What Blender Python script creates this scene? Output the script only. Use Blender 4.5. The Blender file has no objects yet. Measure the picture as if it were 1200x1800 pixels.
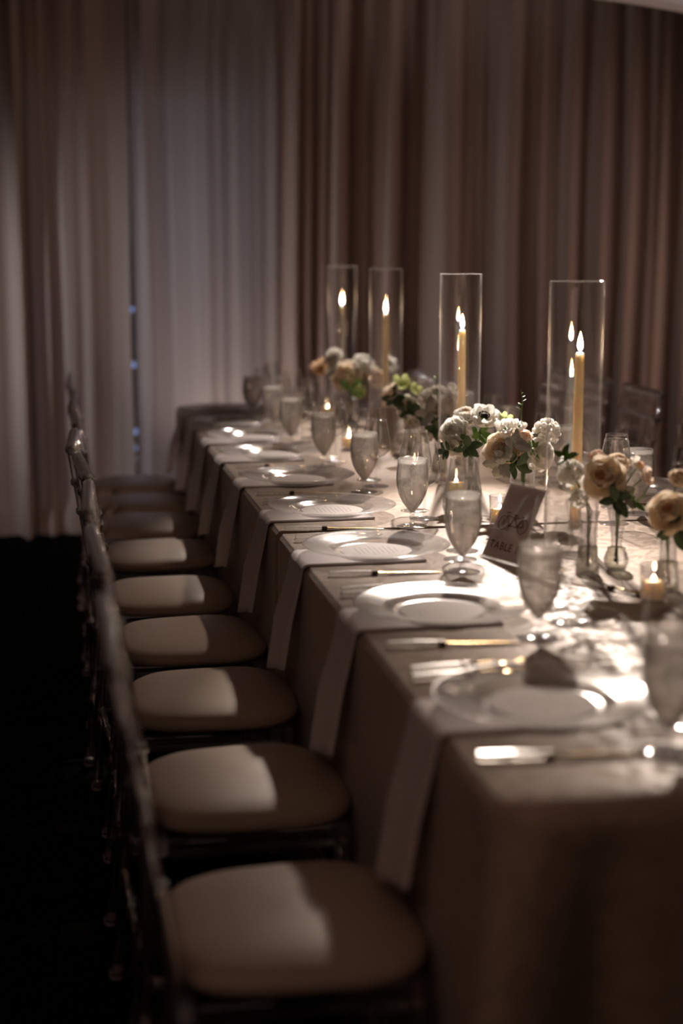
import bpy, bmesh, math, random
from mathutils import Vector, Matrix, noise
S = bpy.context.scene
COL = S.collection
PI = math.pi
rnd = random.Random(7)

# ------------------------------------------------------------------ camera
FPX, HORIZON, YAW = 2600.0, 440.0, math.radians(11.0)
PITCH = math.atan((900 - HORIZON) / FPX)
CAM = Vector((-0.531, -1.641, 1.435))
fw = Vector((math.sin(YAW) * math.cos(PITCH), math.cos(YAW) * math.cos(PITCH), -math.sin(PITCH)))
rt = Vector((math.cos(YAW), -math.sin(YAW), 0))
up = rt.cross(fw)
cd = bpy.data.cameras.new('camera')
cam = bpy.data.objects.new('camera', cd)
COL.objects.link(cam)
m = Matrix.Identity(4)
for i in range(3):
    m[i][0], m[i][1], m[i][2], m[i][3] = rt[i], up[i], -fw[i], CAM[i]
cam.matrix_world = m
cd.sensor_fit = 'VERTICAL'
cd.sensor_height = 36.0
cd.lens = FPX / 1800 * 36
cd.clip_start = 0.05
cd.dof.use_dof = True
cd.dof.focus_distance = 3.68
cd.dof.aperture_fstop = 1.5
S.camera = cam

# ------------------------------------------------------------------ exposure, world
S.view_settings.view_transform = 'Standard'
S.view_settings.look = 'None'
S.view_settings.gamma = 1
S.view_settings.exposure = 0.0
S.view_settings.use_curve_mapping = False
S.cycles.caustics_reflective = False
S.cycles.caustics_refractive = False
S.cycles.sample_clamp_indirect = 4.0
S.cycles.max_bounces = 16
S.cycles.transparent_max_bounces = 40
S.cycles.transmission_bounces = 12
S.cycles.glossy_bounces = 6
S.cycles.diffuse_bounces = 4
S.cycles.use_denoising = True
W = bpy.data.worlds.new('world')
S.world = W
W.use_nodes = True
W.node_tree.nodes['Background'].inputs[0].default_value = (0.9, 0.7, 0.62, 1)
W.node_tree.nodes['Background'].inputs[1].default_value = 0.008

# ------------------------------------------------------------------ lamps of the room and added lights
def lamp(name, kind, loc, target, power, color, **kw):
    d = bpy.data.lights.new(name, kind)
    d.energy = power
    d.color = color
    for k, v in kw.items():
        setattr(d, k, v)
    o = bpy.data.objects.new(name, d)
    COL.objects.link(o)
    o.location = loc
    o.rotation_euler = (Vector(target) - Vector(loc)).to_track_quat('-Z', 'Y').to_euler()
    return o
# ceiling spot over the far half of the table that backlights the near half
lamp('table_spot', 'SPOT', (1.0, 3.8, 2.38), (0.5, 1.0, 0.76), 84, (1.0, 0.80, 0.66), spot_size=math.radians(104), spot_blend=1.0, shadow_soft_size=0.03)
# narrow pin spot on the flowers and the table card
lamp('pin_spot', 'SPOT', (0.95, 3.75, 2.38), (0.52, 1.85, 0.76), 620, (1.0, 0.88, 0.79), spot_size=math.radians(26), spot_blend=0.9, shadow_soft_size=0.03)
lamp('near_table_fill', 'SPOT', (1.05, 3.70, 2.38), (0.66, 0.60, 0.76), 500, (1.0, 0.83, 0.70), spot_size=math.radians(25), spot_blend=0.9, shadow_soft_size=0.03)  # added to brighten the near end of the table
lamp('right_chair_fill', 'SPOT', (2.7, 2.0, 2.40), (1.68, 3.8, 0.7), 150, (0.95, 0.93, 0.95), spot_size=math.radians(44), spot_blend=1.0, shadow_soft_size=0.05)  # added unseen light to lighten the clear chairs on the right
# second pin spot, in the ceiling cove, on the far flowers
lamp('pin_spot_far', 'SPOT', (0.95, 5.55, 2.85), (0.52, 3.55, 0.76), 420, (1.0, 0.86, 0.76), spot_size=math.radians(27), spot_blend=0.9, shadow_soft_size=0.03)
# cool lamp grazes the drapes from the left; the warm ones are added
lamp('drape_spot_left', 'SPOT', (-2.05, 5.12, 1.15), (-0.2, 5.95, 0.95), 42, (0.86, 0.94, 1.0), spot_size=math.radians(80), spot_blend=1.0, shadow_soft_size=0.10)
lamp('drape_fill_right', 'SPOT', (4.5, 4.85, 0.95), (1.9, 6.0, 1.0), 54, (1.0, 0.70, 0.58), spot_size=math.radians(90), spot_blend=1.0, shadow_soft_size=0.45)  # added to bring out the folds on the right
lamp('drape_fill_aisle', 'SPOT', (-2.4, 1.6, 0.9), (-0.4, 6.0, 0.8), 38, (1.0, 0.70, 0.57), spot_size=math.radians(60), spot_blend=1.0, shadow_soft_size=0.2)  # added warm fill in place of bounce from the table
# added unseen light, low behind the table, to raise the middle drapes
lamp('drape_fill_middle', 'SPOT', (0.12, 5.50, 0.12), (0.85, 6.02, 1.5), 20, (1.0, 0.86, 0.80), spot_size=math.radians(110), spot_blend=1.0, shadow_soft_size=0.08)
# added dim warm fill for the seats and the cloth front
lamp('front_fill', 'AREA', (-0.9, -0.8, 2.40), (0.0, 1.6, 0.4), 4.6, (1.0, 0.62, 0.48), size=1.5)
# added unseen light that brightens the lowered ceiling on the right
lamp('ceiling_fill', 'SPOT', (3.4, 3.0, 0.6), (2.1, 4.3, 2.45), 110, (1.0, 0.88, 0.84), spot_size=math.radians(50), spot_blend=1.0, shadow_soft_size=0.1)

# ------------------------------------------------------------------ materials
def new_mat(name):
    mt = bpy.data.materials.new(name)
    mt.use_nodes = True
    nt = mt.node_tree
    nt.nodes.clear()
    out = nt.nodes.new('ShaderNodeOutputMaterial')
    return mt, nt, out
def N(nt, t, **kw):
    n = nt.nodes.new(t)
    for k, v in kw.items():
        if k[0] == '_':
            setattr(n, k[1:], v)
        else:
            n.inputs[k.replace('__', ' ')].default_value = v
    return n
def pbr(name, color, rough=0.5, metal=0.0, var=0.0, scale=30, bump=0.0, bscale=200, sss=0.0, trans=0.0, sheen=0.0, emis=None, spec=0.5, ior=1.45, stretch=None):
    mt, nt, out = new_mat(name)
    b = N(nt, 'ShaderNodeBsdfPrincipled')
    b.inputs['Base Color'].default_value = (*color, 1)
    b.inputs['Roughness'].default_value = rough
    b.inputs['Metallic'].default_value = metal
    b.inputs['Specular IOR Level'].default_value = spec
    b.inputs['IOR'].default_value = ior
    b.inputs['Transmission Weight'].default_value = trans
    b.inputs['Subsurface Weight'].default_value = sss
    b.inputs['Subsurface Radius'].default_value = (1.0, 0.74, 0.50)
    b.inputs['Subsurface Scale'].default_value = 0.03
    b.inputs['Sheen Weight'].default_value = sheen
    if emis:
        b.inputs['Emission Color'].default_value = (*emis[0], 1)
        b.inputs['Emission Strength'].default_value = emis[1]
    tc = N(nt, 'ShaderNodeTexCoord')
    src = tc.outputs['Object']
    if stretch:
        mp = N(nt, 'ShaderNodeMapping')
        mp.inputs['Scale'].default_value = stretch
        nt.links.new(src, mp.inputs[0])
        src = mp.outputs[0]
    if var > 0:
        nz = N(nt, 'ShaderNodeTexNoise', Scale=scale, Detail=4.0)
        nt.links.new(src, nz.inputs['Vector'])
        cr = N(nt, 'ShaderNodeMix', _data_type='RGBA')
        cr.inputs[6].default_value = (*[c * (1 - var) for c in color], 1)
        cr.inputs[7].default_value = (*[min(1, c * (1 + var)) for c in color], 1)
        nt.links.new(nz.outputs['Fac'], cr.inputs[0])
        nt.links.new(cr.outputs[2], b.inputs['Base Color'])
    if bump > 0:
        nb = N(nt, 'ShaderNodeTexNoise', Scale=bscale, Detail=3.0)
        nt.links.new(src, nb.inputs['Vector'])
        bp = N(nt, 'ShaderNodeBump', Strength=bump, Distance=0.002)
        nt.links.new(nb.outputs['Fac'], bp.inputs['Height'])
        nt.links.new(bp.outputs[0], b.inputs['Normal'])
    nt.links.new(b.outputs[0], out.inputs[0])
    return mt
def thin_glass(name, tint=(0.97, 0.97, 0.97), ior=1.5, rough=0.03, haze=0.0, hazecol=(0.9, 0.85, 0.82), boost=1.0, edge=0.0, dark=0.5, epow=4.5, dpow=3.5, solid=0.0, sior=1.47):
    """thin clear glass: Fresnel mirror over clear passage, with a painted pale rim and darker edges"""
    mt, nt, out = new_mat(name)
    lw = N(nt, 'ShaderNodeLayerWeight', Blend=0.5)
    pw = N(nt, 'ShaderNodeMath', _operation='POWER')
    pw.inputs[1].default_value = epow
    nt.links.new(lw.outputs['Facing'], pw.inputs[0])
    f0 = ((ior - 1) / (ior + 1)) ** 2
    mul = N(nt, 'ShaderNodeMath', _operation='MULTIPLY_ADD', _use_clamp=True)
    mul.inputs[1].default_value = (1 - f0) * 0.9
    mul.inputs[2].default_value = f0 * boost
    nt.links.new(pw.outputs[0], mul.inputs[0])
    tr = N(nt, 'ShaderNodeBsdfTransparent')
    p3 = N(nt, 'ShaderNodeMath', _operation='POWER')
    p3.inputs[1].default_value = dpow
    nt.links.new(lw.outputs['Facing'], p3.inputs[0])
    tm = N(nt, 'ShaderNodeMix', _data_type='RGBA')
    tm.inputs[6].default_value = (*tint, 1)
    tm.inputs[7].default_value = (*[c * (1 - dark) for c in tint], 1)
    nt.links.new(p3.outputs[0], tm.inputs[0])
    nt.links.new(tm.outputs[2], tr.inputs[0])
    gl = N(nt, 'ShaderNodeBsdfAnisotropic', Roughness=rough)
    gl.inputs['Color'].default_value = (1, 1, 1, 1)
    mx = N(nt, 'ShaderNodeMixShader')
    nt.links.new(mul.outputs[0], mx.inputs[0])
    nt.links.new(tr.outputs[0], mx.inputs[1])
    nt.links.new(gl.outputs[0], mx.inputs[2])
    last = mx
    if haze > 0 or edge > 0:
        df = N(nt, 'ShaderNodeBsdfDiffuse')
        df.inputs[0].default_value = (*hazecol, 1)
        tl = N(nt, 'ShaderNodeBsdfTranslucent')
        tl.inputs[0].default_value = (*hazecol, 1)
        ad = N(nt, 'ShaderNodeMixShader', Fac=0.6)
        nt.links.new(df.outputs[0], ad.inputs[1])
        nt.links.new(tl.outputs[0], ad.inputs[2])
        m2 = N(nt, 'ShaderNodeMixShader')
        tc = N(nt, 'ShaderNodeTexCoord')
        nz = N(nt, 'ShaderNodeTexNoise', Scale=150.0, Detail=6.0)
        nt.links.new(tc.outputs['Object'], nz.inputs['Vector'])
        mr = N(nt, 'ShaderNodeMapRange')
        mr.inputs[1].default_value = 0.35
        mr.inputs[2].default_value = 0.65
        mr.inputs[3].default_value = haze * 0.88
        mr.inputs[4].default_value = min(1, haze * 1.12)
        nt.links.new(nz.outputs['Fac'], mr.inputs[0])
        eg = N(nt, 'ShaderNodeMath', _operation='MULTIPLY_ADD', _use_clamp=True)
        eg.inputs[1].default_value = edge  # pale rim colour stands in for light refracted along glass edges
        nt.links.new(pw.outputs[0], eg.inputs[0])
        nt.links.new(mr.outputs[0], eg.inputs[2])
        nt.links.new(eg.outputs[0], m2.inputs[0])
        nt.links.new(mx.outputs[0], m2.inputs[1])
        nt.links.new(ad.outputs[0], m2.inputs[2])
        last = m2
    if solid > 0:
        rf = N(nt, 'ShaderNodeBsdfGlass', Roughness=0.02, IOR=sior)
        ms = N(nt, 'ShaderNodeMixShader', Fac=solid)
        nt.links.new(last.outputs[0], ms.inputs[1])
        nt.links.new(rf.outputs[0], ms.inputs[2])
        last = ms
    nt.links.new(last.outputs[0], out.inputs[0])
    return mt
def sheer(name, color, translucency=0.3, rough=0.6):
    mt, nt, out = new_mat(name)
    b = N(nt, 'ShaderNodeBsdfPrincipled', Roughness=rough)
    b.inputs['Base Color'].default_value = (*color, 1)
    b.inputs['Sheen Weight'].default_value = 0.2
    b.inputs['Specular IOR Level'].default_value = 0.3
    tc = N(nt, 'ShaderNodeTexCoord')
    mp = N(nt, 'ShaderNodeMapping')
    mp.inputs['Scale'].default_value = (9, 9, 0.5)
    nz = N(nt, 'ShaderNodeTexNoise', Scale=1.5, Detail=3.0)
    nt.links.new(tc.outputs['Object'], mp.inputs[0])
    nt.links.new(mp.outputs[0], nz.inputs['Vector'])
    mx = N(nt, 'ShaderNodeMix', _data_type='RGBA')
    mx.inputs[6].default_value = (*[c * 0.92 for c in color], 1)
    mx.inputs[7].default_value = (*[min(1, c * 1.08) for c in color], 1)
    nt.links.new(nz.outputs['Fac'], mx.inputs[0])
    nt.links.new(mx.outputs[2], b.inputs['Base Color'])
    tl = N(nt, 'ShaderNodeBsdfTranslucent')
    tl.inputs[0].default_value = (*color, 1)
    ms = N(nt, 'ShaderNodeMixShader', Fac=translucency)
    nt.links.new(b.outputs[0], ms.inputs[1])
    nt.links.new(tl.outputs[0], ms.inputs[2])
    nt.links.new(ms.outputs[0], out.inputs[0])
    return mt
def flame_mat(name):
    mt, nt, out = new_mat(name)
    tc = N(nt, 'ShaderNodeTexCoord')
    sp = N(nt, 'ShaderNodeSeparateXYZ')
    nt.links.new(tc.outputs['Generated'], sp.inputs[0])
    cr = N(nt, 'ShaderNodeValToRGB')
    e = cr.color_ramp.elements
    e[0].position, e[0].color = 0.0, (0.25, 0.35, 1.0, 1)
    e[1].position, e[1].color = 1.0, (1.0, 0.5, 0.16, 1)
    k = e.new(0.2); k.color = (1.0, 0.8, 0.5, 1)
    nt.links.new(sp.outputs[2], cr.inputs[0])
    em = N(nt, 'ShaderNodeEmission', Strength=130.0)
    nt.links.new(cr.outputs[0], em.inputs[0])
    nt.links.new(em.outputs[0], out.inputs[0])
    return mt
def cloth_mat(name, color, rough=0.55):
    """taupe damask: raised scroll pattern and a faint metallic thread"""
    mt, nt, out = new_mat(name)
    b = N(nt, 'ShaderNodeBsdfPrincipled', Roughness=rough)
    tc = N(nt, 'ShaderNodeTexCoord')
    big = N(nt, 'ShaderNodeTexNoise', Scale=14.0, Detail=2.0, Distortion=2.5)
    fine = N(nt, 'ShaderNodeTexNoise', Scale=420.0, Detail=2.0)
    for n in (big, fine):
        nt.links.new(tc.outputs['Object'], n.inputs['Vector'])
    rp = N(nt, 'ShaderNodeValToRGB')
    rp.color_ramp.elements[0].position = 0.47
    rp.color_ramp.elements[1].position = 0.53
    nt.links.new(big.outputs['Fac'], rp.inputs[0])
    mx = N(nt, 'ShaderNodeMix', _data_type='RGBA')
    mx.inputs[6].default_value = (*color, 1)
    mx.inputs[7].default_value = (*[c * 0.88 for c in color], 1)
    nt.links.new(rp.outputs[0], mx.inputs[0])
    nt.links.new(mx.outputs[2], b.inputs['Base Color'])
    mr = N(nt, 'ShaderNodeMapRange')
    mr.inputs[3].default_value = rough + 0.1
    mr.inputs[4].default_value = rough - 0.15
    nt.links.new(rp.outputs[0], mr.inputs[0])
    nt.links.new(mr.outputs[0], b.inputs['Roughness'])
    ad = N(nt, 'ShaderNodeMath', _operation='MULTIPLY_ADD')
    ad.inputs[1].default_value = 0.35
    nt.links.new(rp.outputs[0], ad.inputs[0])
    nt.links.new(fine.outputs['Fac'], ad.inputs[2])
    bp = N(nt, 'ShaderNodeBump', Strength=0.45, Distance=0.0012)
    nt.links.new(ad.outputs[0], bp.inputs['Height'])
    nt.links.new(bp.outputs[0], b.inputs['Normal'])
    b.inputs['Sheen Weight'].default_value = 0.25
    nt.links.new(b.outputs[0], out.inputs[0])
    return mt

M = {}
M['cloth'] = cloth_mat('taupe_damask', (0.56, 0.42, 0.315))
M['napkin'] = pbr('napkin_linen', (0.80, 0.71, 0.70), 0.8, var=0.06, bump=0.25, bscale=500, sheen=0.3)
M['cushion'] = pbr('ivory_vinyl', (0.52, 0.41, 0.325), 0.42, var=0.04, scale=8)
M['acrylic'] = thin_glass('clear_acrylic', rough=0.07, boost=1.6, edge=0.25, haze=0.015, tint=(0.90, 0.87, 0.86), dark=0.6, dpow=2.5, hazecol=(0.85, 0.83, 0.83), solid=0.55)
M['footcap'] = pbr('pale_foot_cap', (0.62, 0.56, 0.56), 0.35)
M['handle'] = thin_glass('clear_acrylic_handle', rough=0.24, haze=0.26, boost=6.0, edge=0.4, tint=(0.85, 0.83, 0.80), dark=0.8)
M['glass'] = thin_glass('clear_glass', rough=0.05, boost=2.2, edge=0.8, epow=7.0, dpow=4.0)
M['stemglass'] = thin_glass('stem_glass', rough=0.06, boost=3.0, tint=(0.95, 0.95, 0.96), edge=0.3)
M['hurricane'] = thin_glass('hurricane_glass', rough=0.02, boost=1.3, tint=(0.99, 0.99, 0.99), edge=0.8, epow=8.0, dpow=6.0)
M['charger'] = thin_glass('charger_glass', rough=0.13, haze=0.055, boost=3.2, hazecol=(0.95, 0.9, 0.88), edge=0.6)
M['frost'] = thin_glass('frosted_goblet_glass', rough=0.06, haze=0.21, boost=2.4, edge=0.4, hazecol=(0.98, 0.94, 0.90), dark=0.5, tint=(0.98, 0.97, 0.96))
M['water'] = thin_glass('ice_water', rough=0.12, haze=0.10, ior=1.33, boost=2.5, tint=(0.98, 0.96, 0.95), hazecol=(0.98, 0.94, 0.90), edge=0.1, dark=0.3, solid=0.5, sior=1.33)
M['vasewater'] = thin_glass('vase_water', solid=0.5, sior=1.33, rough=0.05, ior=1.33, tint=(0.88, 0.88, 0.76))
M['gold'] = pbr('gold_blade', (0.72, 0.52, 0.25), 0.22, metal=1.0)
M['ferrule'] = pbr('dark_bronze_ferrule', (0.05, 0.028, 0.015), 0.3, metal=0.6)
M['paper'] = pbr('menu_paper', (0.54, 0.49, 0.465), 0.85, var=0.03)
M['cardpaper'] = sheer('card_paper', (0.72, 0.63, 0.60), 0.42)
M['ink'] = pbr('grey_ink', (0.38, 0.34, 0.32), 0.8)
M['redink'] = pbr('maroon_ink', (0.14, 0.03, 0.025), 0.8)
M['wax'] = pbr('ivory_wax', (0.96, 0.79, 0.67), 0.45, sss=1.0)
M['votivewax'] = pbr('glowing_votive_wax', (0.95, 0.78, 0.62), 0.5, sss=0.8, emis=((1.0, 0.5, 0.22), 0.22))  # weak emission stands in for flame light glowing through the wax
M['wick'] = pbr('wick', (0.02, 0.015, 0.01), 0.9)
M['flame'] = flame_mat('flame')
M['curtain'] = sheer('blush_drape', (0.50, 0.37, 0.315), 0.15)
M['curtain2'] = sheer('pale_sheer_drape', (0.52, 0.42, 0.38), 0.3)
M['floor'] = pbr('dark_carpet', (0.0025, 0.0018, 0.0016), 0.95, var=0.4, scale=60, bump=0.6, bscale=300, spec=0.05)
M['wall'] = pbr('brown_wall_paint', (0.12, 0.08, 0.065), 0.8, var=0.05, scale=3)
M['ceiling'] = pbr('ceiling_paint', (0.55, 0.50, 0.50), 0.8, var=0.03, scale=4)
M['upper'] = pbr('dark_upper_ceiling', (0.07, 0.05, 0.045), 0.85, var=0.05, scale=4)
M['trim'] = pbr('trim_paint', (0.40, 0.31, 0.27), 0.5, var=0.03)
M['pane'] = thin_glass('window_pane')
M['frame'] = pbr('window_frame_paint', (0.2, 0.17, 0.16), 0.5, var=0.05)
M['bluelamp'] = pbr('blue_lamp', (0.1, 0.15, 0.4), 0.4, emis=((0.35, 0.5, 1.0), 0.55))
for nm, c in (('white', (0.90, 0.88, 0.83)), ('cream', (0.88, 0.78, 0.64)), ('blush', (0.88, 0.72, 0.61)), ('peach', (0.86, 0.58, 0.38)), ('lime', (0.66, 0.74, 0.34)), ('tan', (0.66, 0.46, 0.30))):
    M[nm + '_petal'] = sheer(nm + '_petal', c, 0.5)
M['anemone_eye'] = pbr('anemone_eye', (0.012, 0.010, 0.018), 0.7)
M['leaf'] = pbr('green_leaf', (0.14, 0.27, 0.06), 0.5, var=0.25, scale=60)
M['darkleaf'] = pbr('dark_leaf', (0.05, 0.09, 0.035), 0.5, var=0.3, scale=60)
M['dusty'] = pbr('dusty_leaf', (0.33, 0.33, 0.30), 0.8, var=0.12, scale=80, bump=0.2)
M['stem'] = pbr('stem_green', (0.12, 0.19, 0.06), 0.5, var=0.2)

# ------------------------------------------------------------------ mesh helpers
class MB:
    def __init__(self):
        self.v, self.f = [], []
    def add(self, vs, fs, mx=None):
        b = len(self.v)
        self.v += [tuple(mx @ Vector(p)) if mx is not None else tuple(p) for p in vs]
        self.f += [tuple(i + b for i in f) for f in fs]
        return self
    def lathe(self, prof, seg=24, mx=None):
        vs, fs, rings = [], [], []
        for r, z in prof:
            if r < 1e-6:
                rings.append([len(vs)])
                vs.append((0, 0, z))
            else:
                rings.append(list(range(len(vs), len(vs) + seg)))
                for k in range(seg):
                    a = 2 * PI * k / seg
                    vs.append((r * math.cos(a), r * math.sin(a), z))
        for A, B in zip(rings, rings[1:]):
            for k in range(seg):
                k2 = (k + 1) % seg
                if len(A) == 1 and len(B) == 1:
                    continue
                if len(A) == 1:
                    fs.append((A[0], B[k2], B[k]))
                elif len(B) == 1:
                    fs.append((A[k], A[k2], B[0]))
                else:
                    fs.append((A[k], A[k2], B[k2], B[k]))
        return self.add(vs, fs, mx)
    def sweep(self, path, rad, seg=8, cap=True):
        path = [Vector(p) for p in path]
        n = len(path)
        if not hasattr(rad, '__len__'):
            rad = [rad] * n
        vs, fs = [], []
        ref = Vector((0, 0, 1))
        t0 = (path[-1] - path[0]).normalized()
        if abs(t0.z) > 0.8:
            ref = Vector((1, 0, 0))
        for i, p in enumerate(path):
            t = (path[min(i + 1, n - 1)] - path[max(i - 1, 0)]).normalized()
            u = t.cross(ref).normalized()
            w = u.cross(t)
            for k in range(seg):
                a = 2 * PI * k / seg
                vs.append(p + (u * math.cos(a) + w * math.sin(a)) * rad[i])
        for i in range(n - 1):
            for k in range(seg):
                k2 = (k + 1) % seg
                fs.append((i * seg + k, i * seg + k2, (i + 1) * seg + k2, (i + 1) * seg + k))
        if cap:
            fs.append(tuple(range(seg))[::-1])
            fs.append(tuple((n - 1) * seg + k for k in range(seg)))
        return self.add(vs, fs)
    def grid(self, fn, nu, nv, mx=None):
        vs = [fn(i / nu, j / nv) for j in range(nv + 1) for i in range(nu + 1)]
        fs = [(j * (nu + 1) + i, j * (nu + 1) + i + 1, (j + 1) * (nu + 1) + i + 1, (j + 1) * (nu + 1) + i) for j in range(nv) for i in range(nu)]
        return self.add(vs, fs, mx)
    def box(self, c, s, bevel=0.0, mx=None):
        bm = bmesh.new()
        bmesh.ops.create_cube(bm, size=1)
        bmesh.ops.scale(bm, vec=s, verts=bm.verts)
        if bevel:
            bmesh.ops.bevel(bm, geom=bm.edges[:], offset=bevel, segments=2, affect='EDGES', profile=0.5)
        bmesh.ops.translate(bm, vec=c, verts=bm.verts)
        bm.verts.index_update()
        vs = [v.co[:] for v in bm.verts]
        fs = [tuple(v.index for v in f.verts) for f in bm.faces]
        bm.free()
        return self.add(vs, fs, mx)
    def mesh(self, name, mat, smooth=True):
        me = bpy.data.meshes.new(name)
        me.from_pydata([tuple(p) for p in self.v], [], self.f)
        me.materials.append(M[mat] if isinstance(mat, str) else mat)
        if smooth:
            me.polygons.foreach_set('use_smooth', [True] * len(me.polygons))
        me.update()
        return me
    def build(self, name, mat, parent=None, smooth=True):
        return put(name, self.mesh(name, mat, smooth), parent)
def put(name, me, parent=None, loc=None):
    o = bpy.data.objects.new(name, me)
    COL.objects.link(o)
    if parent:
        o.parent = parent
    if loc is not None:
        o.location = loc
    return o
def tag(o, label=None, cat=None, group=None, kind=None):
    for k, v in (('label', label), ('category', cat), ('group', group), ('kind', kind)):
        if v:
            o[k] = v
    return o
def thing(name, label, cat, loc=(0, 0, 0), rz=0.0, group=None):
    o = bpy.data.objects.new(name, None)
    o.empty_display_size = 0.05
    COL.objects.link(o)
    o.location = loc
    o.rotation_euler = (0, 0, rz)
    return tag(o, label, cat, group)
def dup(src, label, loc, rz=None):
    r = src.copy()
    COL.objects.link(r)
    r.location = loc
    if rz is not None:
        r.rotation_euler = (0, 0, rz)
    r['label'] = label
    for ch in src.children:
        c = ch.copy()
        COL.objects.link(c)
        c.parent = r
        for g in ch.children:
            d = g.copy()
            COL.objects.link(d)
            d.parent = c
    return r
class Series:
    """first call builds, later calls copy"""
    def __init__(self, make):
        self.make, self.first = make, None
    def __call__(self, label, loc, rz=0.0):
        if self.first is None:
            self.first = self.make(label, loc, rz)
            return self.first
        return dup(self.first, label, loc, rz)
ORD = ['nearest', 'second nearest', 'third nearest', 'fourth nearest', 'middle', 'fourth farthest', 'third farthest', 'second farthest', 'farthest']
TOP = 0.76

# ------------------------------------------------------------------ the room
X0, X1, Y0, Y1, ZC = -4.0, 5.0, -5.0, 6.4, 3.05
tag(MB().box(((X0 + X1) / 2, (Y0 + Y1) / 2, -0.05), (X1 - X0 + .4, Y1 - Y0 + .4, 0.1)).build('floor', 'floor', smooth=False), 'black brown carpet under the chairs', kind='structure')
tag(MB().box(((X0 + X1) / 2, (Y0 + Y1) / 2, ZC + 0.05), (X1 - X0 + .4, Y1 - Y0 + .4, 0.1)).build('ceiling', 'upper', smooth=False), 'dark raised ceiling above the drapes', kind='structure')
tag(MB().box((X0 - 0.1, (Y0 + Y1) / 2, ZC / 2), (0.2, Y1 - Y0 + .4, ZC)).build('wall_left', 'wall', smooth=False), 'brown left wall', kind='structure')
tag(MB().box((X1 + 0.1, (Y0 + Y1) / 2, ZC / 2), (0.2, Y1 - Y0 + .4, ZC)).build('wall_right', 'wall', smooth=False), 'brown right wall', kind='structure')
tag(MB().box(((X0 + X1) / 2, Y0 - 0.1, ZC / 2), (X1 - X0, 0.2, ZC)).build('wall_near', 'wall', smooth=False), 'brown wall behind the camera', kind='structure')
# back wall with a window behind the drapes
wx0, wx1, wz0, wz1 = -0.75, 0.55, 0.25, 2.1
wb = MB()
for a, b, c, d in ((X0, wx0, 0, ZC), (wx1, X1, 0, ZC), (wx0, wx1, 0, wz0), (wx0, wx1, wz1, ZC)):
    wb.box(((a + b) / 2, Y1 + 0.1, (c + d) / 2), (b - a, 0.2, d - c))
tag(wb.build('wall_back', 'wall', smooth=False), 'brown back wall behind the drapes', kind='structure')
win = thing('window_1', None, None, ((wx0 + wx1) / 2, Y1 + 0.05, (wz0 + wz1) / 2))
tag(win, 'dark window glimpsed through the gap in the drapes', kind='structure')
hw, hh = (wx1 - wx0) / 2, (wz1 - wz0) / 2
fb = MB()
for c, s in (((-hw + .03, 0, 0), (.06, .08, 2 * hh)), ((hw - .03, 0, 0), (.06, .08, 2 * hh)), ((0, 0, hh - .03), (2 * hw, .08, .06)), ((0, 0, -hh + .03), (2 * hw, .08, .06))):
    fb.box(c, s, 0.004)
fb.build('window_frame', 'frame', win, False)
MB().box((0, 0, 0), (2 * hw - .1, .006, 2 * hh - .1)).build('pane', 'pane', win, False)
lamp('dusk_window_light', 'AREA', ((wx0 + wx1) / 2 + .35, Y1 + 0.9, 1.2), ((wx0 + wx1) / 2 + .3, 5.9, 0.9), 9, (0.62, 0.72, 1.0), size=1.2)
# low ceiling with a round cove opened over the drapes
CC, CR, ZL = Vector((0.57, 7.2)), 3.0, 2.478
a0 = math.asin((Y1 - CC.y) / CR)
angs = [PI - a0 + (PI + 2 * a0) * 0 + k * ((2 * PI + a0) - (PI - a0)) / 96 for k in range(97)]
def arc(a, r=CR):
    return Vector((CC.x + r * math.cos(a), CC.y + r * math.sin(a)))
def outer(a):
    d = Vector((math.cos(a), math.sin(a)))
    t = 1e9
    if d.x > 1e-6: t = min(t, (X1 - CC.x) / d.x)
    if d.x < -1e-6: t = min(t, (X0 - CC.x) / d.x)
    if d.y < -1e-6: t = min(t, (Y0 - CC.y) / d.y)
    return CC + d * t
vs, fs = [], []
for a in angs:
    p, q = arc(a), outer(a)
    vs += [(q.x, q.y, ZL), (p.x, p.y, ZL), (p.x, p.y, ZC), (q.x, q.y, ZL + .08), (arc(a, CR + .06).x, arc(a, CR + .06).y, ZL + .08)]
for k in range(96):
    b, c = k * 5, (k + 1) * 5
    fs += [(b, b + 1, c + 1, c), (b + 1, b + 2, c + 2, c + 1), (b + 3, c + 3, c + 4, b + 4)]
tag(MB().add(vs, fs).build('ceiling_low', 'ceiling', smooth=False), 'pale lowered ceiling at the upper right corner', kind='structure')
for n, (r, z, w) in enumerate(((CR + .004, ZL - .008, .014), (CR + .05, ZL - .004, .009))):
    tb = MB().sweep([(*arc(a, r), z) for a in angs], w, 6)
    tag(tb.build('trim_%d' % (n + 1), 'trim'), ('outer' if n else 'inner') + ' moulding bead along the lowered ceiling edge', kind='structure')

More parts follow.
